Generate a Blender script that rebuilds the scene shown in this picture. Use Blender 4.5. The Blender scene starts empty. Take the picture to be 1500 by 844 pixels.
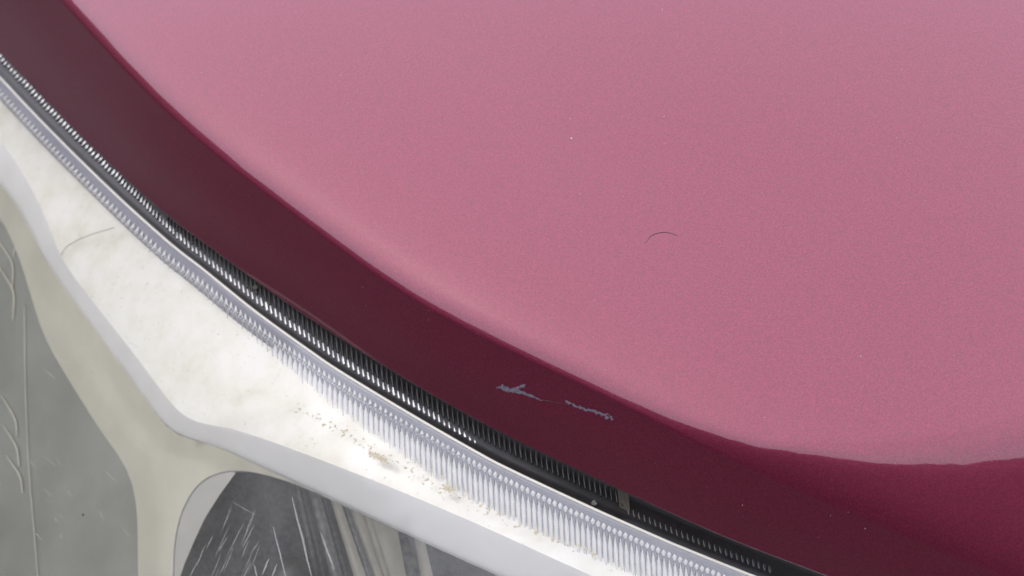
import bpy, bmesh, math, random
import numpy as np
from mathutils import Vector, noise
from mathutils.bvhtree import BVHTree
from mathutils.geometry import delaunay_2d_cdt

random.seed(7)
sc = bpy.context.scene
COL = sc.collection
R_ = math.radians

# ------------------------------------------------------------------ camera
PITCH = R_(50)
FPX = 1750.0                      # focal length in pixels of the 1500 px wide photograph
TGT = Vector((0, 0, 0.85))
DIST = 0.42
FWD = Vector((0, math.cos(PITCH), -math.sin(PITCH)))
RGT = Vector((1, 0, 0))
UPV = Vector((0, math.sin(PITCH), math.cos(PITCH)))
CAM = TGT - FWD * DIST
cd = bpy.data.cameras.new('camera')
cam = bpy.data.objects.new('camera', cd)
COL.objects.link(cam)
cam.location = CAM
cam.rotation_euler = (math.pi / 2 - PITCH, 0, 0)
cd.sensor_width = 36
cd.lens = FPX / 1500 * 36
cd.clip_start = 0.01
cd.clip_end = 1000
cd.dof.use_dof = True
cd.dof.focus_distance = 0.425
cd.dof.aperture_fstop = 13
sc.camera = cam

# ------------------------------------------------------------------ sky, sun, exposure
SUN_EL, SUN_AZ = 60, -84           # azimuth from +Y towards +X
w = bpy.data.worlds.new('World')
sc.world = w
w.use_nodes = True
nt = w.node_tree
sky = nt.nodes.new('ShaderNodeTexSky')
sky.sky_type = 'NISHITA'
sky.sun_disc = False
sky.sun_elevation = R_(SUN_EL)
sky.sun_rotation = R_(SUN_AZ)
sky.air_density = 1.0
sky.dust_density = 2.0
sky.ozone_density = 0.6
bg = nt.nodes['Background']
bg.inputs['Strength'].default_value = 0.15
cloud = nt.nodes.new('ShaderNodeMixRGB')          # an even veil of high cloud over the clear sky
cloud.inputs['Fac'].default_value = 0.80
cloud.inputs['Color2'].default_value = (5.7, 5.75, 6.9, 1)
wco = nt.nodes.new('ShaderNodeTexCoord')
wno = nt.nodes.new('ShaderNodeTexNoise')
wno.inputs['Scale'].default_value = 1.2
wno.inputs['Detail'].default_value = 3
nt.links.new(wco.outputs['Generated'], wno.inputs['Vector'])
wmr = nt.nodes.new('ShaderNodeMapRange')
wmr.inputs['From Min'].default_value = 0.35
wmr.inputs['From Max'].default_value = 0.65
wmr.inputs['To Min'].default_value = 0.60
wmr.inputs['To Max'].default_value = 1.0
nt.links.new(wno.outputs['Fac'], wmr.inputs['Value'])
nt.links.new(wmr.outputs[0], cloud.inputs['Fac'])
nt.links.new(sky.outputs[0], cloud.inputs['Color1'])
nt.links.new(cloud.outputs[0], bg.inputs['Color'])
sd = bpy.data.lights.new('sun', 'SUN')
sd.energy = 1.0
sd.angle = R_(165)
sd.color = (1, 0.95, 0.87)
so = bpy.data.objects.new('sun', sd)
COL.objects.link(so)
az, el = R_(SUN_AZ), R_(SUN_EL)
sdir = Vector((math.sin(az) * math.cos(el), math.cos(az) * math.cos(el), math.sin(el)))
so.rotation_euler = sdir.to_track_quat('Z', 'Y').to_euler()
so.location = (-2, 0, 4)

vs = sc.view_settings
vs.view_transform = 'Standard'
vs.look = 'None'
vs.gamma = 1
vs.use_curve_mapping = False
vs.exposure = 1.46
sc.cycles.max_bounces = 12
sc.cycles.transparent_max_bounces = 16

# ------------------------------------------------------------------ helpers
def ray(px, py):
    return FWD + RGT * ((px - 750) / FPX) + UPV * ((422 - py) / FPX)

def proj(p):
    v = p - CAM
    d = v.dot(FWD)
    return 750 + FPX * v.dot(RGT) / d, 422 - FPX * v.dot(UPV) / d

def resample(pts, n, smooth=3):
    """Catmull-Rom through the points, n samples evenly along the length, then a light smoothing."""
    P = np.array(pts, float)
    Q = np.vstack([2 * P[0] - P[1], P, 2 * P[-1] - P[-2]])
    out = []
    for i in range(1, len(Q) - 2):
        for t in np.linspace(0, 1, 40, endpoint=False):
            a, b, c, d = Q[i - 1], Q[i], Q[i + 1], Q[i + 2]
            out.append(0.5 * (2 * b + (c - a) * t + (2 * a - 5 * b + 4 * c - d) * t * t + (3 * b - a - 3 * c + d) * t ** 3))
    out.append(P[-1])
    out = np.array(out)
    L = np.concatenate([[0], np.cumsum(np.linalg.norm(np.diff(out[:, :2], axis=0), axis=1))])
    u = np.linspace(0, L[-1], n)
    res = np.stack([np.interp(u, L, out[:, k]) for k in range(out.shape[1])], 1)
    for _ in range(smooth):
        r2 = res.copy()
        r2[1:-1] = 0.25 * res[:-2] + 0.5 * res[1:-1] + 0.25 * res[2:]
        res = r2
    return res

def smooth01(a, b, x):
    t = min(1, max(0, (x - a) / (b - a)))
    return t * t * (3 - 2 * t)

def lerp_tab(tab, x):
    return float(np.interp(x, [t[0] for t in tab], [t[1] for t in tab]))

def link(o, parent=None):
    COL.objects.link(o)
    if parent is not None:
        o.parent = parent
    return o

def mesh_obj(name, verts, faces, mat, parent=None, smooth=True, label=None):
    me = bpy.data.meshes.new(name)
    me.from_pydata([tuple(v) for v in verts], [], faces)
    me.validate()
    if smooth:
        me.polygons.foreach_set('use_smooth', [True] * len(me.polygons))
    me.materials.append(mat)
    o = bpy.data.objects.new(name, me)
    link(o, parent)
    if label:
        o['label'] = label
    return o

def grid_faces(nr, nc):
    return [(r * nc + c, r * nc + c + 1, (r + 1) * nc + c + 1, (r + 1) * nc + c)
            for r in range(nr - 1) for c in range(nc - 1)]

def solidify(o, th, off=-1):
    m = o.modifiers.new('thickness', 'SOLIDIFY')
    m.thickness = th
    m.offset = off
    return o

# ------------------------------------------------------------------ materials
def newmat(name):
    m = bpy.data.materials.new(name)
    m.use_nodes = True
    n = m.node_tree
    return m, n, n.nodes['Principled BSDF'], n.links

def setp(b, **kw):
    for k, v in kw.items():
        b.inputs[k.replace('_', ' ')].default_value = v

def texco(n, scale=None):
    t = n.nodes.new('ShaderNodeTexCoord')
    return t.outputs['Object']

def noise_tex(n, co, scale, detail=4, rough=0.5):
    t = n.nodes.new('ShaderNodeTexNoise')
    n.links.new(co, t.inputs['Vector'])
    t.inputs['Scale'].default_value = scale
    t.inputs['Detail'].default_value = detail
    t.inputs['Roughness'].default_value = rough
    return t

def ramp(n, src, stops):
    r = n.nodes.new('ShaderNodeValToRGB')
    n.links.new(src, r.inputs['Fac'])
    e = r.color_ramp.elements
    while len(e) < len(stops):
        e.new(0.5)
    for k, (p, c) in enumerate(stops):
        e[k].position = p
        e[k].color = c if len(c) == 4 else (*c, 1)
    return r

def bump(n, src, strength, dist, b):
    bp = n.nodes.new('ShaderNodeBump')
    bp.inputs['Strength'].default_value = strength
    bp.inputs['Distance'].default_value = dist
    n.links.new(src, bp.inputs['Height'])
    n.links.new(bp.outputs['Normal'], b.inputs['Normal'])
    return bp

def mat_paint():
    m, n, b, L = newmat('red_metallic_paint')
    co = texco(n)
    v = n.nodes.new('ShaderNodeTexVoronoi')
    v.inputs['Scale'].default_value = 2600
    L.new(co, v.inputs['Vector'])
    sep = n.nodes.new('ShaderNodeSeparateColor')
    L.new(v.outputs['Color'], sep.inputs[0])
    r = ramp(n, sep.outputs[0], [(0, (0.096, 0.0053, 0.0210)), (0.5, (0.120, 0.0072, 0.0270)), (1, (0.149, 0.0108, 0.0355))])
    L.new(r.outputs[0], b.inputs['Base Color'])
    setp(b, Metallic=0.65, Roughness=0.49, Coat_Weight=1.0, Coat_Roughness=0.055, Coat_IOR=1.44)
    nz = noise_tex(n, co, 1100, 2)
    bump(n, nz.outputs['Fac'], 0.03, 0.0002, b)
    # the clear coat keeps its own much smoother orange-peel normal
    op = noise_tex(n, co, 260, 1)
    bp = n.nodes.new('ShaderNodeBump')
    bp.inputs['Strength'].default_value = 0.02
    bp.inputs['Distance'].default_value = 0.0002
    L.new(op.outputs['Fac'], bp.inputs['Height'])
    L.new(bp.outputs['Normal'], b.inputs['Coat Normal'])
    return m

def mat_plain(name, col, rough=0.5, metal=0.0, vary=0.15, scale=120, bumps=0.1, **kw):
    m, n, b, L = newmat(name)
    co = texco(n)
    t = noise_tex(n, co, scale, 5, 0.6)
    lo = tuple(c * (1 - vary) for c in col)
    hi = tuple(min(1, c * (1 + vary)) for c in col)
    r = ramp(n, t.outputs['Fac'], [(0.3, lo), (0.7, hi)])
    L.new(r.outputs[0], b.inputs['Base Color'])
    setp(b, Metallic=metal, Roughness=rough, **kw)
    if bumps:
        t2 = noise_tex(n, co, scale * 6, 3)
        bump(n, t2.outputs['Fac'], bumps, 0.0003, b)
    return m

def mat_shelf():
    """Silvered plastic of the lamp's upper wall with the flaky, stained clouding of age."""
    m, n, b, L = newmat('clouded_silver')
    co = texco(n)
    t = noise_tex(n, co, 55, 7, 0.6)
    r = ramp(n, t.outputs['Fac'], [(0.28, (0.52, 0.495, 0.40)), (0.42, (0.59, 0.575, 0.495)), (0.58, (0.635, 0.625, 0.56)), (0.8, (0.65, 0.642, 0.59))])
    sp = noise_tex(n, co, 560, 3, 0.6)
    r2 = ramp(n, sp.outputs['Fac'], [(0.29, (0.55, 0.52, 0.44)), (0.36, (1, 1, 1))])
    mu = n.nodes.new('ShaderNodeMixRGB')
    mu.blend_type = 'MULTIPLY'
    mu.inputs['Fac'].default_value = 0.6
    L.new(r.outputs[0], mu.inputs['Color1'])
    L.new(r2.outputs[0], mu.inputs['Color2'])
    r = mu
    L.new(r.outputs[0], b.inputs['Base Color'])
    setp(b, Metallic=0.2, Roughness=0.3)
    t2 = noise_tex(n, co, 900, 5)
    bump(n, t2.outputs['Fac'], 0.02, 0.0003, b)
    return m

def mat_lens():
    """Clear plastic: see-through with Fresnel gloss and a little milky ageing."""
    m, n, b, L = newmat('clear_lens_plastic')
    n.nodes.remove(b)
    out = n.nodes['Material Output']
    tr = n.nodes.new('ShaderNodeBsdfTransparent')
    tr.inputs['Color'].default_value = (0.985, 0.985, 0.975, 1)
    hz = n.nodes.new('ShaderNodeBsdfDiffuse')
    hz.inputs['Color'].default_value = (0.8, 0.785, 0.72, 1)
    gl = n.nodes.new('ShaderNodeBsdfGlossy')
    gl.inputs['Roughness'].default_value = 0.06
    fr = n.nodes.new('ShaderNodeFresnel')
    fr.inputs['IOR'].default_value = 1.45
    co = texco(n)
    t = noise_tex(n, co, 28, 4, 0.55)
    mr = n.nodes.new('ShaderNodeMapRange')
    mr.inputs['From Min'].default_value = 0.3
    mr.inputs['From Max'].default_value = 0.75
    mr.inputs['To Min'].default_value = 0.035
    mr.inputs['To Max'].default_value = 0.08
    L.new(t.outputs['Fac'], mr.inputs['Value'])
    m1 = n.nodes.new('ShaderNodeMixShader')
    L.new(mr.outputs[0], m1.inputs['Fac'])
    L.new(tr.outputs[0], m1.inputs[1])
    L.new(hz.outputs[0], m1.inputs[2])
    m2 = n.nodes.new('ShaderNodeMixShader')
    L.new(fr.outputs[0], m2.inputs['Fac'])
    L.new(m1.outputs[0], m2.inputs[1])
    L.new(gl.outputs[0], m2.inputs[2])
    L.new(m2.outputs[0], out.inputs['Surface'])
    return m

def mat_tint(name, col, trans, rough=0.12):
    """Moulded clear plastic seen edge-on: part body colour, part see-through."""
    m, n, b, L = newmat(name)
    out = n.nodes['Material Output']
    setp(b, Base_Color=(*col, 1), Roughness=rough, Specular_IOR_Level=0.7)
    tr = n.nodes.new('ShaderNodeBsdfTransparent')
    mx = n.nodes.new('ShaderNodeMixShader')
    mx.inputs['Fac'].default_value = trans
    L.new(b.outputs[0], mx.inputs[1])
    L.new(tr.outputs[0], mx.inputs[2])
    L.new(mx.outputs[0], out.inputs['Surface'])
    return m

def mat_ground():
    m, n, b, L = newmat('asphalt')
    co = texco(n)
    t = noise_tex(n, co, 60, 8, 0.7)
    r = ramp(n, t.outputs['Fac'], [(0.3, (0.034, 0.033, 0.032)), (0.7, (0.058, 0.056, 0.054))])
    L.new(r.outputs[0], b.inputs['Base Color'])
    setp(b, Roughness=0.9)
    bump(n, t.outputs['Fac'], 0.5, 0.01, b)
    return m

M = dict(
    paint=mat_paint(),
    lens=mat_lens(),
    shelf=mat_shelf(),
    lip=mat_plain('satin_silver', (0.645, 0.637, 0.605), 0.38, 0.2, 0.04, 60, 0.05),
    beige=mat_plain('yellowed_silver', (0.445, 0.43, 0.335), 0.5, 0.3, 0.06, 40, 0.05),
    grey=mat_plain('grey_reflector', (0.182, 0.188, 0.152), 0.45, 0.3, 0.08, 45, 0.1),
    chrome=mat_plain('dulled_chrome', (0.62, 0.62, 0.60), 0.22, 1.0, 0.2, 200, 0.15),
    refl_dark=mat_plain('dark_reflection_chrome', (0.040, 0.042, 0.044), 0.35, 0.5, 0.55, 420, 0.4),  # dark reflection in the bowl, given as base colour
    refl_mid=mat_plain('mid_reflection_chrome', (0.13, 0.133, 0.128), 0.35, 0.4, 0.4, 300, 0.3),
    rim=mat_plain('cream_plastic', (0.40, 0.385, 0.325), 0.35, 0, 0.05, 100, 0.05),
    flange=mat_tint('lavender_clear_plastic', (0.27, 0.27, 0.31), 0.2),
    rib=mat_tint('clear_ribs', (0.80, 0.80, 0.79), 0.22),
    groove=mat_tint('rib_grooves', (0.36, 0.36, 0.42), 0.45),
    tab=mat_plain('dull_tab', (0.045, 0.040, 0.028), 0.95, 0, 0.3, 300, 0.2),
    tooth=mat_plain('bright_teeth', (0.46, 0.455, 0.44), 0.2, 0.85, 0.1, 200, 0.05),
    gap=mat_plain('dark_gap_plastic', (0.009, 0.0085, 0.0075), 0.45, 0, 0.4, 300, 0.3),
    gaprib=mat_plain('black_ribs', (0.014, 0.0135, 0.0125), 0.25, 0, 0.3, 300, 0.1),
    chip=mat_plain('bare_primer', (0.095, 0.08, 0.105), 0.6, 0, 0.35, 900, 0.6),
    mud=mat_plain('dried_mud', (0.40, 0.36, 0.26), 0.95, 0, 0.3, 1500, 0.8),
    hair=mat_plain('dark_hair', (0.06, 0.02, 0.03), 0.4, 0, 0.1, 300, 0),
    grit=mat_plain('grey_grit', (0.09, 0.086, 0.077), 0.9, 0, 0.3, 1200, 0.5),
    scratch=mat_tint('scratch_white', (0.45, 0.45, 0.42), 0.6),
    dust=mat_plain('dust_white', (0.42, 0.40, 0.40), 0.6, 0, 0.1, 300, 0),
    pane=mat_plain('clouded_pane', (0.345, 0.34, 0.30), 0.4, 0.2, 0.06, 60, 0.05),
    scuff=mat_plain('reddish_scuff', (0.062, 0.018, 0.024), 0.6, 0, 0.2, 900, 0.2),
    refl_pale=mat_plain('pale_reflection_chrome', (0.27, 0.262, 0.215), 0.4, 0.2, 0.12, 90, 0.1),
    seam=mat_plain('seam_grey', (0.20, 0.20, 0.19), 0.5, 0, 0.1, 300, 0),
    ground=mat_ground(),
)

# ------------------------------------------------------------------ ground
gb = 400
gv = [(-gb, -gb, 0), (gb, -gb, 0), (gb, gb, 0), (-gb, gb, 0)]
g = mesh_obj('ground', gv, [(0, 1, 2, 3)], M['ground'], smooth=False)
g['kind'] = 'structure'

# ------------------------------------------------------------------ unseen dark mass, added for the paint to mirror
def mat_added_hedge():
    m, n, b, L = newmat('added_hedge_foliage')
    co = texco(n)
    t = noise_tex(n, co, 9, 8, 0.7)
    r = ramp(n, t.outputs['Fac'], [(0.35, (0.012, 0.018, 0.010)), (0.65, (0.045, 0.065, 0.03))])
    L.new(r.outputs[0], b.inputs['Base Color'])
    setp(b, Roughness=0.8)
    bump(n, t.outputs['Fac'], 1.0, 0.1, b)
    return m
path = resample([(-4.6, 3.5), (-4.7, 0), (-4.5, -3.2), (-3.2, -4.5), (0, -4.7), (4.5, -4.6)], 160, 4)
ptan = np.gradient(path, axis=0); ptan /= np.linalg.norm(ptan, axis=1)[:, None]
hpro = [(-0.55, 0.0), (-0.62, 0.6), (-0.6, 1.3), (-0.52, 2.8), (-0.35, 3.45), (0, 3.6), (0.35, 3.45), (0.52, 2.8), (0.6, 1.0), (0.55, 0.0)]
hpr = resample(hpro, 40, 1)
hvv = []
for j in range(40):
    for i in range(160):
        nx_, ny_ = -ptan[i, 1], ptan[i, 0]
        o_, z_ = hpr[j]
        z_ *= 0.72 + 0.28 * smooth01(-0.5, -3.5, path[i, 1]) if path[i, 0] < -3 else 1.0
        v = Vector((path[i, 0] + nx_ * o_, path[i, 1] + ny_ * o_, z_))
        k = 0.22 * noise.noise(v * 1.7) + 0.12 * noise.noise(v * 5)
        hvv.append(v + Vector((nx_ * (1 if o_ > 0 else -1), ny_ * (1 if o_ > 0 else -1), 1.0 if z_ > 1.8 else 0)) * k)
hd = mesh_obj('added_hedge', hvv, grid_faces(40, 160), mat_added_hedge())
hd['label'] = 'unseen dark green mass added for the car paint to mirror'
hd['category'] = 'added_hedge'

# ------------------------------------------------------------------ the car
car = bpy.data.objects.new('parked_car', None)
link(car)
car['label'] = 'parked car with pinkish red metallic hood above a clouded clear headlight'
car['category'] = 'car'

# ---- hood: crease line B, front edge line A, both as they run across the photograph
B_PX = [(-300, -440), (-180, -296), (-60, -162), (88, 0), (150, 68), (215, 137), (315, 227), (428, 313), (515, 378), (600, 437), (695, 489),
        (745, 513), (820, 549), (910, 592), (960, 618), (1050, 664), (1140, 708), (1248, 755), (1338, 794), (1410, 825), (1520, 870), (1650, 925), (1800, 990), (2000, 1080)]
A_PX = [(-500, -440), (-350, -270), (-200, -115), (-100, -17), (0, 80), (57, 139), (114, 198), (174, 255), (245, 319), (300, 359), (381, 419), (450, 467),
        (539, 524), (649, 590), (750, 645), (878, 706), (960, 744), (1068, 792), (1212, 847), (1400, 918), (1600, 990), (1800, 1066), (2000, 1145), (2300, 1260)]
NS = 240
Bs = resample(B_PX, NS, 12)
As = resample(A_PX, 600, 12)
NH = Vector((-0.07, -0.10, 1)).normalized()

A1, W1 = 1.05, 0.0035             # tight radius at the crease
A3, W3 = 0.14, 0.14               # slow crown of the panel
def roll(px):                     # slope and reach (m) of the rolled nose beyond the crease
    a = 0.90 * smooth01(880, 1180, px)
    q = lerp_tab([(900, 0.002), (1000, 0.003), (1100, 0.005), (1250, 0.0128), (1400, 0.0255), (1550, 0.042), (2000, 0.065)], px)
    return a, q
QS = np.concatenate([np.linspace(0, 0.012, 16), np.linspace(0.0135, 0.08, 30), np.linspace(0.085, 0.75, 44)])
def fprof(px):
    a, qc = roll(px)
    qq = np.linspace(0, 0.75, 3001)
    t = np.clip((qq - qc * 0.55) / (qc * 0.9), 0, 1)
    sl = A1 * np.exp(-qq / W1) + a * (1 - t * t * (3 - 2 * t)) + A3 * np.exp(-qq / W3) + 0.12 * np.exp(-qq / 0.02)
    f = np.concatenate([[0], np.cumsum(0.5 * (sl[1:] + sl[:-1]) * np.diff(qq))])
    return np.interp(QS, qq, f), f[-1]

Bw, prof = [], []
for px, py in Bs:
    f, tot = fprof(px)
    r = ray(px, py)
    p0 = TGT - Vector((0, 0, tot))
    t = (p0 - CAM).dot(NH) / r.dot(NH)
    Bw.append(CAM + r * t)
    prof.append((f, tot))
Bw = np.array([tuple(b) for b in Bw])
for _ in range(20):
    B2 = Bw.copy(); B2[1:-1] = .25 * Bw[:-2] + .5 * Bw[1:-1] + .25 * Bw[2:]; Bw = B2
tan = np.gradient(Bw, axis=0)
out_dir = []
for tx, ty, tz in tan:
    o = Vector((ty, -tx, 0)).normalized()
    if o.y > 0:
        o = -o
    out_dir.append(o)
Bw = [Vector(b) for b in Bw]

E_BAND = R_(17)
def a_side(px, py):
    d = (As[:, 0] - px) ** 2 + (As[:, 1] - py) ** 2
    k = int(np.argmin(d)); k = min(max(k, 1), len(As) - 2)
    tx, ty = As[k + 1] - As[k - 1]
    return (px - As[k, 0]) * ty - (py - As[k, 1]) * tx      # sign tells the side
bandT = []
for i in range(NS):
    d = out_dir[i] * math.sin(E_BAND) + Vector((0, 0, -math.cos(E_BAND)))
    s0 = a_side(*proj(Bw[i]))
    lo, hi = 0.0, 0.12
    for _ in range(11):
        mid = .5 * (lo + hi)
        if a_side(*proj(Bw[i] + d * mid)) * s0 > 0:
            lo = mid
        else:
            hi = mid
    bandT.append(hi)
bt = np.array(bandT)
for _ in range(10):
    b2 = bt.copy(); b2[1:-1] = .25 * bt[:-2] + .5 * bt[1:-1] + .25 * bt[2:]; bt = b2

rows = []      # each row: one value of the cross-section parameter, NS points
NB = 20
GDIR = Vector((0.5, 0.87, 0)).normalized()
Aw = []
for i in range(NS):
    d = out_dir[i] * math.sin(E_BAND) + Vector((0, 0, -math.cos(E_BAND)))
    nb = out_dir[i] * math.cos(E_BAND) + Vector((0, 0, math.sin(E_BAND)))
    T = bt[i]
    col = []
    A = Bw[i] + d * T
    Aw.append(A)
    rr = 0.0013
    cen = A - d * rr - nb * rr
    # hem: returns under the panel, then round to the band
    col.append(cen - nb * rr - d * 0.014)
    col.append(cen - nb * rr - d * 0.004)
    for k in range(7):
        a = -math.pi / 2 + k / 6 * math.pi / 2 + 0
        # from pointing -nb to pointing +d to +nb
        ang = math.pi * k / 6
        col.append(cen + d * (rr * math.sin(ang)) - nb * (rr * math.cos(ang)))
    for k in range(1, NB):
        u = k / NB
        u = 0.5 - 0.5 * math.cos(math.pi * u)
        t = (T - rr) * (1 - u)
        crown = 0.0006 * math.sin(math.pi * u) ** 2
        col.append(Bw[i] + d * t + nb * crown)
    f, tot = prof[i]
    p = Bw[i].copy()
    last = 0
    xy = Vector((p.x, p.y, 0))
    for j, q in enumerate(QS):
        k = smooth01(0.02, 0.30, q)
        dirv = ((-out_dir[i]) * (1 - k) + GDIR * k).normalized()
        xy = xy + dirv * (q - last)
        last = q
        zpl = TGT.z - (NH.x * (xy.x - TGT.x) + NH.y * (xy.y - TGT.y)) / NH.z
        z = zpl - tot + f[j]
        col.append(Vector((xy.x, xy.y, z)))
    # ease the very first inner points so the crease meets the band
    dz = Bw[i].z - col[-len(QS)].z
    for j, q in enumerate(QS):
        col[-len(QS) + j].z += dz * math.exp(-q / 0.03)
    rows.append(col)
nrow = len(rows[0])
hv = [rows[i][j] for j in range(nrow) for i in range(NS)]
hf = grid_faces(nrow, NS)
hood = mesh_obj('hood', hv, [tuple(reversed(f)) for f in hf], M['paint'], car,
                label='pinkish red metallic hood with dark maroon rolled front edge')
hood_bvh = BVHTree.FromPolygons([tuple(v) for v in hv], hf)

def on(bvh, px, py, lift=0.0):
    r = ray(px, py).normalized()
    loc, nor, _, _ = bvh.ray_cast(CAM, r)
    if loc is None:
        return None
    if nor.dot(r) > 0:
        nor = -nor
    return loc + nor * lift

# ---- lens surface: follows the hood edge a few millimetres below it, then slopes away to the front
R_PX = [(-300, -216), (-150, -48), (0, 114), (80, 198), (171, 287), (249, 357), (300, 397), (373, 456), (450, 512), (500, 546), (599, 606), (700, 664),
        (750, 690), (861, 742), (960, 786), (1000, 803), (1100, 843), (1250, 900), (1450, 970), (1700, 1060)]
Rs = resample(R_PX, 400, 6)
E_LENS = R_(52)
Apx = np.array([proj(a) for a in Aw])
samp = []
for k in range(0, 400, 4):
    px, py = Rs[k]
    j = int(np.argmin((Apx[:, 0] - px) ** 2 + (Apx[:, 1] - py) ** 2))
    r = ray(px, py)
    z = Aw[j].z - 0.0095
    P = CAM + r * ((z - CAM.z) / r.z)
    o = out_dir[j]
    dd = o * math.sin(E_LENS) + Vector((0, 0, -math.cos(E_LENS)))
    for t in np.linspace(0, 0.20, 18):
        bulge = -0.35 * t * t
        Q = P + dd * t + Vector((0, 0, bulge))
        q = proj(Q)
        if q[1] > -300 and q[1] < 1300 and q[0] > -500:
            samp.append((q[0], q[1], (Q - CAM).dot(FWD)))
samp = np.array(samp)
def basis(px, py):
    x = (px - 400) / 600.0; y = (py - 600) / 500.0
    return np.stack([np.ones_like(x), x, y, x * x, x * y, y * y, x ** 3, x * x * y, x * y * y, y ** 3], -1)
coef, *_ = np.linalg.lstsq(basis(samp[:, 0], samp[:, 1]), samp[:, 2], rcond=None)
print('lens fit rms mm', 1000 * float(np.sqrt(np.mean((basis(samp[:, 0], samp[:, 1]) @ coef - samp[:, 2]) ** 2))))
def LD(px, py):
    return float(basis(np.array(float(px)), np.array(float(py))) @ coef)
def P(px, py, d=0.0):
    """Point d millimetres behind the lens surface, seen at this place of the photograph."""
    return CAM + ray(px, py) * (LD(px, py) + d * 0.001)

# headlight: the grey reflector housing is the part's own mesh, everything else hangs below it
def loft(rows_px, n, per=6):
    """Surface through rows of (px, py, depth); rows resampled to n columns and splined across."""
    rs = [resample(r, n, 2) for r in rows_px]
    cols = []
    for c in range(n):
        pts = [r[c] for r in rs]
        cols.append(resample3(pts, per * (len(pts) - 1) + 1) if len(pts) > 2 else np.linspace(pts[0], pts[1], per + 1))
    nr = len(cols[0])
    vs_ = [P(*cols[c][r]) for r in range(nr) for c in range(n)]
    return vs_, grid_faces(nr, n)

def resample3(pts, n):
    Pn = np.array(pts, float)
    Q = np.vstack([2 * Pn[0] - Pn[1], Pn, 2 * Pn[-1] - Pn[-2]])
    segs = len(Pn) - 1
    out = []
    for u in np.linspace(0, segs, n):
        i = min(int(u), segs - 1); t = u - i
        a, b, c, d = Q[i], Q[i + 1], Q[i + 2], Q[i + 3]
        out.append(0.5 * (2 * b + (c - a) * t + (2 * a - 5 * b + 4 * c - d) * t * t + (3 * b - a - 3 * c + d) * t ** 3))
    return np.array(out)

def region(poly, depth, step=14):
    """Triangulated patch filling a closed outline; depth(px,py) in millimetres behind the lens."""
    from mathutils import Vector as V2
    poly = [tuple(map(float, p)) for p in poly]
    xs = [p[0] for p in poly]; ys = [p[1] for p in poly]
    pa = np.array(poly)
    def inside(x, y):
        c = False
        n = len(poly)
        for i in range(n):
            x1, y1 = poly[i]; x2, y2 = poly[(i + 1) % n]
            if (y1 > y) != (y2 > y) and x < (x2 - x1) * (y - y1) / (y2 - y1) + x1:
                c = not c
        return c
    pts = [V2(p) for p in poly]
    y = min(ys) + step / 2
    row = 0
    while y < max(ys):
        x = min(xs) + (step / 2 if row % 2 else 0)
        while x < max(xs):
            if inside(x, y) and np.min((pa[:, 0] - x) ** 2 + (pa[:, 1] - y) ** 2) > (step * .5) ** 2:
                pts.append(V2((x, y)))
            x += step
        y += step * .87
        row += 1
    n = len(poly)
    ov, _, of, *_ = delaunay_2d_cdt(pts, [], [list(range(n))], 1, 1e-5)
    vs_ = [P(v[0], v[1], depth(v[0], v[1])) for v in ov]
    # keep the winding towards the camera
    fs = []
    for f in of:
        a, b, c = (vs_[f[0]], vs_[f[1]], vs_[f[2]])
        nrm = (b - a).cross(c - a)
        fs.append(tuple(f) if nrm.dot(CAM - a) > 0 else tuple(reversed(f)))
    return vs_, fs

def tube(pts, rad, seg=8):
    """Round bar along world points; rad is a number or a list."""
    vs_, fs = [], []
    n = len(pts)
    for i, p in enumerate(pts):
        t = (pts[min(i + 1, n - 1)] - pts[max(i - 1, 0)]).normalized()
        a = t.cross(Vector((0.1, 0.3, 1))).normalized()
        b = t.cross(a)
        r = rad[i] if isinstance(rad, (list, tuple, np.ndarray)) else rad
        for k in range(seg):
            th = 2 * math.pi * k / seg
            vs_.append(p + a * (r * math.cos(th)) + b * (r * math.sin(th)))
    for i in range(n - 1):
        for k in range(seg):
            k2 = (k + 1) % seg
            fs.append((i * seg + k, i * seg + k2, (i + 1) * seg + k2, (i + 1) * seg + k))
    fs.append(tuple(range(seg))); fs.append(tuple(reversed(range((n - 1) * seg, n * seg))))
    return vs_, fs

# --- key outlines inside the lamp
LIP_TOP = [(-330, -110), (-200, 25), (-80, 120), (0, 205), (38, 262), (68, 320), (88, 376), (135, 440), (190, 510), (235, 570), (276, 617), (330, 625),
           (420, 655), (560, 709), (700, 768), (850, 836), (1000, 900), (1300, 1010)]
LIP_BOT = [(-370, -40), (-240, 95), (-115, 165), (-35, 235), (14, 285), (43, 333), (67, 382), (110, 444), (156, 508), (201, 568), (252, 634), (310, 652),
           (395, 690), (540, 757), (690, 826), (830, 886), (980, 946), (1280, 1055)]
GREY_EDGE = [(-200, 120), (-90, 215), (-25, 285), (10, 335), (34, 395), (50, 450), (68, 500), (98, 552), (148, 632), (186, 686), (200, 740), (202, 820), (204, 960)]
WIN = [(252, 960), (254, 850), (257, 790), (270, 742), (296, 705), (335, 690), (375, 692), (440, 712), (560, 766), (720, 835), (900, 905), (1000, 945)]

NHD = 90
lipT = resample(LIP_TOP, NHD, 1)
lipB = resample(LIP_BOT, NHD, 1)
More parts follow.
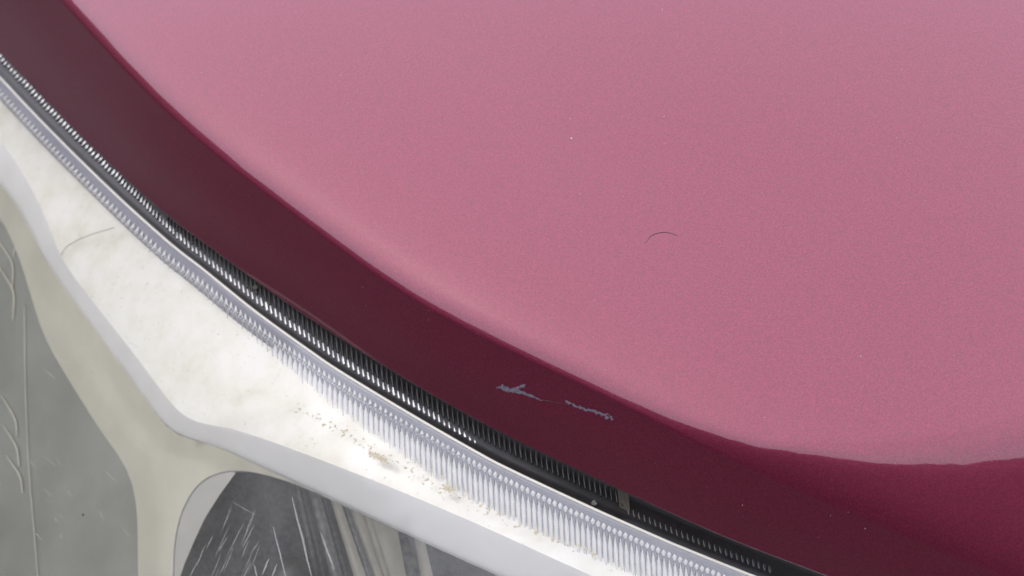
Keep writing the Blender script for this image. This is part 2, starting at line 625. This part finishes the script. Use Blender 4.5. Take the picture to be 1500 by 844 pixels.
# shelf: from under the lens flange down to the lip
rimrow = resample(R_PX, NHD, 1)
def with_d(a, d):
    return [(x, y, d) for x, y in a]
LT = [(x, y) for x, y in lipT]
vs1, fs1 = loft([[(x + 3, y + 6, 15) for x, y in rimrow],
                 [(x * .5 + X * .5, y * .5 + Y * .5, 8.5) for (x, y), (X, Y) in zip(rimrow, LT)],
                 with_d(LT, 3.0)], 160, 8)
housing = mesh_obj('headlight', *region([(-360, 60), (-380, 500), (-380, 980)] + [(p[0] + 34, p[1] - 8) for p in resample(GREY_EDGE, 40, 1)][::-1],
                                        lambda x, y: 21.5 + 0.012 * (x - 36) + 0.00004 * (x - 36) ** 2), M['grey'], car,
                   label='clouded clear car headlight with ribbed upper edge and silver interior')
shelf = mesh_obj('upper_wall', vs1, [tuple(reversed(f)) for f in fs1], M['shelf'], housing, label='bright stained white inner wall of the headlight')
# lip: rolls from the shelf's edge back into the lamp
vs2, fs2 = loft([with_d(LT, 3.0), [(x * .8 + X * .2, y * .8 + Y * .2, 4.2) for (x, y), (X, Y) in zip(LT, lipB)],
                 [(x * .15 + X * .85, y * .15 + Y * .85, 9) for (x, y), (X, Y) in zip(LT, lipB)],
                 [(X, Y, 12.5) for X, Y in lipB]], 160, 5)
lip = mesh_obj('lip', vs2, [tuple(reversed(f)) for f in fs2], M['lip'], housing, label='smooth grey rounded lip below the bright wall')

# bezel between the lip, the grey panel and the clear window
ge = [tuple(p) for p in resample(GREY_EDGE, 40, 1)]
wn = [tuple(p) for p in resample(WIN, 70, 1)]
lb = [tuple(p) for p in lipB]
i0 = min(range(len(lb)), key=lambda k: (lb[k][0] + 200) ** 2 + (lb[k][1] - 140) ** 2)
poly = lb[i0:] + wn[::-1][:] + ge[::-1]
poly = [p for k, p in enumerate(poly) if k == 0 or math.hypot(p[0] - poly[k - 1][0], p[1] - poly[k - 1][1]) > 2]
gea, wna, lba = np.array(ge), np.array(wn), np.array(lb)
def dist_to(a, x, y):
    return float(np.sqrt(np.min((a[:, 0] - x) ** 2 + (a[:, 1] - y) ** 2)))
def bez_d(x, y):
    return 12.5 + 2.5 * smooth01(0, 30, dist_to(lba, x, y)) + 2.5 * math.exp(-(dist_to(gea, x, y) / 22) ** 2) + 0.4 * math.exp(-(dist_to(wna, x, y) / 12) ** 2)
bez = mesh_obj('bezel', *region(poly, bez_d, 12), M['beige'], housing, label='yellowed silver bezel between the lamp compartments')

# --- reflector bowl behind the window, in upright facets; dark and bright reflections are put into their colours
FTOP = [(252, 960), (262, 800), (300, 700), (344, 692), (372, 692), (400, 700), (430, 708), (437, 711), (452, 717), (469, 725), (484, 732), (500, 739), (512, 744), (530, 752), (545, 759), (582, 775), (606, 785), (622, 792), (665, 811), (722, 836), (800, 868), (900, 905)]
FBOT = [(252, 960), (254, 960), (256, 950), (225, 960), (310, 980), (400, 985), (492, 985), (502, 985), (520, 985), (541, 985), (561, 985), (585, 985), (599, 985), (607, 985), (613, 985), (622, 985), (642, 985), (668, 985), (720, 985), (780, 985), (850, 985), (940, 985)]
FM = ['beige', 'beige', 'beige', 'refl_dark', 'refl_dark', 'refl_dark', 'refl_mid', 'refl_dark', 'refl_mid', 'refl_dark', 'refl_pale', 'refl_mid', 'refl_pale', 'refl_pale', 'refl_pale', 'refl_mid', 'refl_pale', 'refl_dark', 'refl_dark', 'refl_pale', 'refl_pale']
EDGE = [(345, 693), (321, 726), (299, 761), (283, 796), (271, 824), (262, 850), (246, 900), (232, 960)]
EDGE_A = resample(EDGE, 40, 0)
pane = [p for p in wn if p[0] <= 346] + EDGE[:-1]
pane = [p for k, p in enumerate(pane) if k == 0 or math.hypot(p[0] - pane[k - 1][0], p[1] - pane[k - 1][1]) > 2]
mesh_obj('window_border', *region(pane, lambda x, y: 15.6, 12), M['pane'], housing)
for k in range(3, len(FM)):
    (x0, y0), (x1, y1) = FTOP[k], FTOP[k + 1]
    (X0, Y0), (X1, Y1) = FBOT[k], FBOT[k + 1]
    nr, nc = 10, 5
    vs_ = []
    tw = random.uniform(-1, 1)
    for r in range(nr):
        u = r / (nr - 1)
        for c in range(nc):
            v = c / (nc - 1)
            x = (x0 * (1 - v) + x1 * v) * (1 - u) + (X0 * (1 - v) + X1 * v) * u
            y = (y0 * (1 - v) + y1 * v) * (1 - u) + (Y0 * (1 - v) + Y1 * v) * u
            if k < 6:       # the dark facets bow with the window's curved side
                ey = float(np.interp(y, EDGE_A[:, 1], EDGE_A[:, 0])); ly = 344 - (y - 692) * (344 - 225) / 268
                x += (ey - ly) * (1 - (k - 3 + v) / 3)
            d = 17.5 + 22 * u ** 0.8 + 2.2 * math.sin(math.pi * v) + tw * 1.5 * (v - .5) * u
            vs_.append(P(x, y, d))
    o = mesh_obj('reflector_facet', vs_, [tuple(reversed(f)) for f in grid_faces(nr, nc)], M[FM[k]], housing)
# thin moulded outline of the window
wl = [P(x, y, 15.4) for x, y in resample(WIN, 120, 2)]
mesh_obj('window_bead', *tube(wl, 0.00035, 6), M['seam'], housing)

# --- chevron prisms on the grey panel and the upright seam beside them
CHEV = [[(-8, 335), (12, 313), (27, 338), (19, 376)], [(-14, 330), (0, 356), (18, 386), (18, 424)], [(-10, 378), (6, 402), (20, 430), (19, 470)],
        [(2, 579), (22, 614), (25, 640)], [(5, 623), (24, 655), (28, 684)], [(9, 667), (29, 697), (33, 722)]]
for k, c in enumerate(CHEV):
    pts = [P(x, y, 20.0) for x, y in resample(c, 24, 0)]
    mesh_obj('chevron_prism', *tube(pts, [0.00025 + 0.00025 * math.sin(math.pi * i / 23) for i in range(24)], 6), M['beige'], housing)
mesh_obj('panel_seam', *tube([P(x, y, 20.2) for x, y in resample([(36, 445), (37, 560), (42, 680), (50, 780), (60, 900)], 40, 1)], 0.00024, 6), M['beige'], housing)

# --- lens flange, rim bead, ribs
RA = resample(R_PX, 900, 6)
tg = np.gradient(RA, axis=0); tg /= np.linalg.norm(tg, axis=1)[:, None]
def rib_dir(x, k):
    n = np.array([-tg[k, 1], tg[k, 0]])          # away from the hood, in the picture
    v = np.array([0.06, 1.0])
    u = smooth01(60, 420, x)
    d = n * (1 - u) + v * u
    return d / np.linalg.norm(d)
def flange_w(x):
    return lerp_tab([(-300, 20), (0, 22), (150, 24), (300, 28), (450, 29), (1200, 30)], x)
fl = [[], [], [], []]
for k in range(0, 900, 4):
    x, y = RA[k]; n = np.array([-tg[k, 1], tg[k, 0]]); wd = flange_w(x)
    for j, (u, d) in enumerate([(0, 0.4), (0.3, 1.6), (0.75, 2.6), (1.0, 4.2)]):
        q = np.array([x, y]) + n * wd * u
        fl[j].append((q[0], q[1], d))
nfl = len(fl[0])
flange = mesh_obj('lens_flange', [P(*p) for r in fl for p in r], [tuple(reversed(f)) for f in grid_faces(4, nfl)], M['flange'], housing, label='lavender grey clear flange along the lens edge')
solidify(flange, 0.0008)
rimo = mesh_obj('lens_rim', *tube([P(x, y, 0.0) for x, y in RA[::3]], 0.00062, 10), M['rim'], housing, label='cream bead along the top edge of the lens')

arc = np.concatenate([[0], np.cumsum(np.linalg.norm(np.diff(RA, axis=0), axis=1))])
def at_arc(s):
    k = int(np.searchsorted(arc, s)); k = min(max(k, 1), 899)
    return np.array([np.interp(s, arc, RA[:, 0]), np.interp(s, arc, RA[:, 1])]), k
def rib_mesh(name, base, d, wdt, ln, d0, d1, h, mat, tip=0.25, twist=None):
    """Elongated prism: pointed head, ridge, tapering tail; picture frame base + d*length, depth d0..d1, ridge h mm proud."""
    nrm = np.array([d[1], -d[0]])
    vs_ = []
    for u, wf, hf in [(0, 0.05, 0.1), (tip * .5, .62, .75), (tip, 1, 1), (0.6, .85, .8), (1, .35, .1)]:
        c = base + d * ln * u
        dep = d0 + (d1 - d0) * u
        for s, hh in [(-1, 0), (-.5, .8), (0, 1), (.5, .8), (1, 0)]:
            q = c + nrm * (s * wf * wdt / 2)
            vs_.append(P(q[0], q[1], dep - h * hh * hf))
    return mesh_obj(name, vs_, grid_faces(5, 5), mat, housing)
s = float(np.interp(-20, RA[:, 0], arc))
s_end = float(np.interp(1135, RA[:, 0], arc))
while s < s_end:
    p, k = at_arc(s)
    x = p[0]
    d = rib_dir(x, k)
    ln = lerp_tab([(0, 8), (150, 11), (260, 17), (360, 24), (450, 40), (600, 56), (700, 62), (900, 62), (1150, 55)], x)
    off = lerp_tab([(0, 10), (200, 12), (400, 14), (700, 13), (1000, 14)], x)
    pw = lerp_tab([(0, 7.0), (200, 8.2), (400, 8.9), (1000, 8.7)], x)
    tip = 0.5 if x < 380 else lerp_tab([(380, .5), (520, .25), (1000, .2)], x)
    cl = lerp_tab([(0, 8), (150, 10), (260, 13), (400, 14), (520, 12), (640, 10), (1150, 9)], x)
    j0 = off * random.uniform(.97, 1.03)
    rib_mesh('rib_cap', p + d * j0, d, pw * .80, cl, 0.8, 1.4, 0.8, M['rib'], lerp_tab([(300, .9), (520, .8), (800, .45)], x))
    if x > 400:
        b0 = lerp_tab([(400, 14), (600, 15), (800, 12), (1150, 11)], x)
        rib_mesh('rib', p + d * (j0 + b0), d, pw * .7, (ln - b0) * random.uniform(.9, 1.1), 1.6, 1.6 + ln * .07, 0.8, M['rib'], .4)
    if x > 230:
        nn = np.array([d[1], -d[0]])
        rib_mesh('rib_groove', p + d * off * 1.15 - nn * pw * .5, d, pw * .40, ln * random.uniform(.75, 1.0), 1.5, 1.5 + ln * .07, 0.25, M['groove'], .15)
    s += pw

# --- the clear lens itself
lr = [[], [], [], [], [], [], [], [], []]
for k in range(0, 900, 9):
    x, y = RA[k]
    for j in range(9):
        u = j / 8
        ex = np.array([x - 420, y + 0]) + np.array([-120, 560])
        q = np.array([x, y]) * (1 - u) + np.array([x - 380, y + 560]) * u
        lr[j].append((q[0], q[1], 0.0 - 1.2 * math.sin(math.pi * min(1, u * 4) / 2)))
nl = len(lr[0])
lv = [P(*p) for r in lr for p in r]
lf = grid_faces(9, nl)
lens = mesh_obj('lens', lv, [tuple(reversed(f)) for f in lf], M['lens'], housing, label='clear scratched plastic lens over the lamp')
lens_bvh = BVHTree.FromPolygons([tuple(v) for v in lv], lf)

# --- inside the gap between lens and hood
gp = [[], [], [], [], []]
for k in range(0, 900, 4):
    x, y = RA[k]; n = np.array([tg[k, 1], -tg[k, 0]])
    for j, (u, d) in enumerate([(0, 1.0), (5, 6.0), (14, 8.0), (34, 11.0), (70, 26.0)]):
        q = RA[k] + n * u
        gp[j].append((q[0], q[1], d))
gapo = mesh_obj('gap_channel', [P(*p) for r in gp for p in r], grid_faces(5, len(gp[0])), M['gap'], housing, label='dark channel between headlight and hood')
solidify(gapo, 0.001)
s = float(np.interp(-20, RA[:, 0], arc))
while s < s_end:
    p, k = at_arc(s)
    x = p[0]
    n = np.array([tg[k, 1], -tg[k, 0]])
    u = smooth01(120, 300, x)
    d = n * (1 - u) + np.array([-0.12, -1]) * u
    d = d / np.linalg.norm(d)
    pw = lerp_tab([(0, 6.4), (200, 7.2), (400, 8.6), (1000, 8.6)], x)
    off = lerp_tab([(0, 15), (240, 16), (300, 15), (700, 12), (1100, 12)], x)
    ln = lerp_tab([(0, 10), (240, 11), (400, 15), (700, 14), (1100, 14)], x)
    if x < 700:
        rib_mesh('bright_tooth', p + d * off * random.uniform(.95, 1.05), d, pw * random.uniform(.5, .64), ln * random.uniform(.85, 1.08) * (1 - .35 * smooth01(610, 700, x)), 7.4, 8.6, random.uniform(.6, 1.0), M['tooth'], .2)
    elif x > 918:
        rib_mesh('faint_tooth', p + d * off, d, pw * .62, ln, 8.2, 9.0, 0.5, M['gaprib'], .2)
    if x > 238 and x < 915:
        rib_mesh('dark_rib', p + d * (off + ln - 2), d, pw * random.uniform(.4, .62), 26, 9.2, 10.6, 1.2, M['gaprib'], .1)
    s += pw
# end tab that closes the ribbed run
tabpts = []
tv, tf = [], []
for (x, y) in [(903, 708), (920, 713), (923, 753), (908, 747)]:
    tv.append(P(x, y, 8.6))
for (x, y) in [(903, 708), (920, 713), (923, 753), (908, 747)]:
    tv.append(P(x, y, 10.5))
tf = [(3, 2, 1, 0), (4, 5, 6, 7), (0, 1, 5, 4), (1, 2, 6, 5), (2, 3, 7, 6), (3, 0, 4, 7)]
mesh_obj('end_tab', tv, tf, M['tab'], housing, smooth=False, label='small cream tab at the end of the dark ribs')

# --- hairline crack on the bright wall, scratches on the lens
mesh_obj('hairline_crack', *tube([on(lens_bvh, x, y, -0.0005) for x, y in resample([(88, 374), (98, 360), (125, 346), (166, 333)], 30, 1)], 0.00018, 5), M['seam'], housing)
bv, bf = [], []
def add_scratch(x0, y0, x1, y1, wpx):
    n = 5
    d = np.array([x1 - x0, y1 - y0], float); L_ = np.linalg.norm(d); d /= L_
    nn = np.array([-d[1], d[0]])
    base = len(bv)
    for i in range(n):
        u = i / (n - 1)
        c = np.array([x0, y0]) + d * L_ * u + nn * random.uniform(-.6, .6)
        ww = wpx * math.sin(math.pi * (0.1 + 0.8 * u)) * .5
        for sgn in (-1, 1):
            q = c + nn * ww * sgn
            h = on(lens_bvh, q[0], q[1], 0.0001)
            bv.append(h)
    for i in range(n - 1):
        bf.append((base + 2 * i, base + 2 * i + 1, base + 2 * i + 3, base + 2 * i + 2))
for _ in range(26):
    x = random.uniform(20, 200); y = random.uniform(440, 800)
    L_ = random.uniform(6, 26)
    a = R_(random.gauss(48, 8))
    add_scratch(x, y, x + L_ * math.cos(a), y + L_ * math.sin(a), random.uniform(.4, 1.0))
for _ in range(30):
    x = random.uniform(275, 400); y = random.uniform(730, 830)
    L_ = random.uniform(16, 60)
    a = R_(random.gauss(115, 2.5))
    if x + L_ * math.cos(a) < 345 - (y + L_ - 693) * .5 + 8:
        continue
    add_scratch(x, y, x + L_ * math.cos(a), y + L_ * math.sin(a), random.uniform(.35, 1.1))
for a in [(400, 772, 420, 850, 2.2), (428, 728, 458, 850, 3.0), (470, 780, 490, 835, 2.4), (372, 826, 378, 850, 2), (384, 842, 394, 818, 2.5), (398, 846, 406, 826, 2.2), (340, 735, 378, 756, .8)]:
    add_scratch(*a)
so_ = mesh_obj('lens_scratches', bv, bf, M['scratch'], housing, smooth=False)
so_['kind'] = 'stuff'

# ------------------------------------------------------------------ chips, dirt, hair
def splat(name, bvh, guide, rad, mat, seed, parent=None, step=0.9, th=0.0, lift=0.00012, nsc=0.16):
    """Ragged thin patch along a guide line, laid on the surface below it."""
    g2 = resample(guide, 40, 0)
    xs0, ys0 = g2[:, 0].min() - 16, g2[:, 1].min() - 16
    nx = int((g2[:, 0].max() + 16 - xs0) / step); ny = int((g2[:, 1].max() + 16 - ys0) / step)
    keep = {}
    faces = []
    vs_ = []
    def vid(i, j):
        if (i, j) not in keep:
            h = on(bvh, xs0 + i * step, ys0 + j * step, lift * (0.6 + 0.8 * noise.noise(Vector((i * .5, j * .5, seed)))))
            keep[(i, j)] = len(vs_); vs_.append(h)
        return keep[(i, j)]
    for i in range(nx):
        for j in range(ny):
            x, y = xs0 + (i + .5) * step, ys0 + (j + .5) * step
            dd = np.hypot(g2[:, 0] - x, g2[:, 1] - y)
            k = int(np.argmin(dd))
            rr = rad[0] + (rad[1] - rad[0]) * k / 39
            f = 1 - dd[k] / rr + 1.1 * noise.noise(Vector((x * nsc, y * nsc * 1.3, seed))) + .5 * noise.noise(Vector((x * nsc * 3, y * nsc * 3, seed + 5)))
            if f > th:
                faces.append((vid(i, j), vid(i + 1, j), vid(i + 1, j + 1), vid(i, j + 1)))
    if not faces:
        return None
    return mesh_obj(name, vs_, faces, mat, parent)

splat('paint_chip', hood_bvh, [(733, 567), (748, 571), (766, 566)], (4.4, 3.2), M['chip'], 3, hood, .4, .25, nsc=.17).__setitem__('label', 'pale scraped paint chip with a thin tail')
splat('paint_chip', hood_bvh, [(752, 572), (775, 579), (794, 587)], (2.5, .8), M['chip'], 4, hood, .6)
splat('paint_chip', hood_bvh, [(829, 588), (850, 597), (875, 604), (896, 613)], (2.4, 4.0), M['chip'], 12, hood, .4, .42, nsc=.2).__setitem__('label', 'ragged scraped paint chip nearest the dark red corner')

mark = splat('scuff_mark', hood_bvh, [(786, 585), (808, 588), (832, 592)], (.8, .5), M['scuff'], 6, hood, .45, -.1)
def thing(o, label, cat, group=None):
    o['label'] = label; o['category'] = cat
    if group:
        o['group'] = group
    return o
hp = [on(hood_bvh, x, y, 0.00006 + 0.00008 * math.sin(math.pi * i / 29)) for i, (x, y) in enumerate(resample([(946, 356), (953, 346), (966, 341), (980, 341), (994, 346)], 30, 2))]
thing(mesh_obj('hair', *tube(hp, [0.00012 * (1 - .5 * i / 29) for i in range(30)], 6), M['hair']), 'short curved dark hair lying on the pink hood', 'hair')

def pebble(name, loc, r, mat, seed, flat=.6):
    bm = bmesh.new()
    bmesh.ops.create_icosphere(bm, subdivisions=2, radius=r)
    for v in bm.verts:
        v.co *= 1 + .35 * noise.noise(v.co * (1.3 / r) + Vector((seed, 0, 0)))
        v.co.z *= flat
    me = bpy.data.meshes.new(name); bm.to_mesh(me); bm.free()
    me.polygons.foreach_set('use_smooth', [True] * len(me.polygons))
    me.materials.append(mat)
    o = bpy.data.objects.new(name, me); o.location = loc
    return link(o)
thing(pebble('grit_grain', P(870, 737, 5.6), 0.0011, M['grit'], 2), 'tiny pale grit grain in the black gap beside the cream tab', 'grit')
thing(pebble('grit_grain', on(lens_bvh, 122, 754, 0.0002), 0.0006, M['gap'], 4), 'black speck on the lens over the grey panel', 'grit')
thing(pebble('dust_speck', on(hood_bvh, 837, 203, 0.0001), 0.0003, M['dust'], 5), 'white dust speck on the pink hood above the hair', 'dust')
MUD = [([(545, 666), (556, 670), (566, 675)], (5, 4), 'larger tan mud fleck on the bright wall near the grey lip', .1),
       ([(653, 714), (660, 718)], (5, 4), 'tan mud fleck on the lens at the foot of the ribs', .1)]
for k, (gd, rd, lb_, th_) in enumerate(MUD):
    o = splat('mud_fleck', lens_bvh, gd if len(gd) > 2 else [gd[0], ((gd[0][0] + gd[1][0]) / 2, (gd[0][1] + gd[1][1]) / 2), gd[1]], rd, M['mud'], 20 + k, None, .7, th_, nsc=.3)
    if o:
        thing(o, lb_, 'mud')
o = splat('mud_specks', lens_bvh, [(440, 600), (540, 655), (640, 712), (700, 742), (790, 782), (880, 815)], (20, 14), M['mud'], 33, None, .6, 1.12, nsc=.17)
if o:
    o['kind'] = 'stuff'; o['label'] = 'fine tan mud specks scattered along the bright wall'; o['category'] = 'mud'
nub = pebble('moulding_nub', P(374, 421, 8.0), 0.0013, M['tab'], 8, .5)
nub.parent = housing
cl_ = resample([(432, 800), (452, 830), (440, 880), (400, 900)], 12, 1)
# bulb shield low in the bowl: a turned cap with a rolled rim
prof_ = [(0.0, 0.006), (0.004, 0.0056), (0.007, 0.004), (0.0085, 0.0015), (0.0092, 0.0012), (0.0096, 0.0), (0.0092, -0.0012), (0.0086, -0.002), (0.0082, -0.012)]
ax = (CAM - P(428, 848, 19)).normalized(); e1 = ax.cross(Vector((0, 0, 1))).normalized(); e2 = ax.cross(e1)
bc = P(428, 848, 19)
bvv = [bc + ax * h + (e1 * math.cos(2 * math.pi * k / 24) + e2 * math.sin(2 * math.pi * k / 24)) * r_ for r_, h in prof_ for k in range(24)]
bff = [(i * 24 + k, i * 24 + (k + 1) % 24, (i + 1) * 24 + (k + 1) % 24, (i + 1) * 24 + k) for i in range(len(prof_) - 1) for k in range(24)]
mesh_obj('bulb_shield', bvv, bff, M['gap'], housing)
# a scatter of fine dust on the paint
dv, df = [], []
for _ in range(150):
    h = on(hood_bvh, random.uniform(-40, 1540), random.uniform(-30, 870), 0.00004)
    if h is None:
        continue
    r_ = 0.00009 * random.uniform(.6, 1) * (2.0 if random.random() < .12 else 1)
    b0 = len(dv); a0 = random.uniform(0, 6)
    for k in range(5):
        a = a0 + k * 2 * math.pi / 5
        dv.append(h + RGT * (r_ * math.cos(a) * random.uniform(.6, 1.2)) + UPV * (r_ * math.sin(a) * random.uniform(.6, 1.2)))
    dv.append(h - FWD * r_ * .7)
    df += [(b0 + k, b0 + (k + 1) % 5, b0 + 5) for k in range(5)]
du = mesh_obj('fine_dust', dv, df, M['dust'], hood, smooth=False)
du['kind'] = 'stuff'
print('polys', sum(len(o.data.polygons) for o in bpy.data.objects if o.type == 'MESH'))
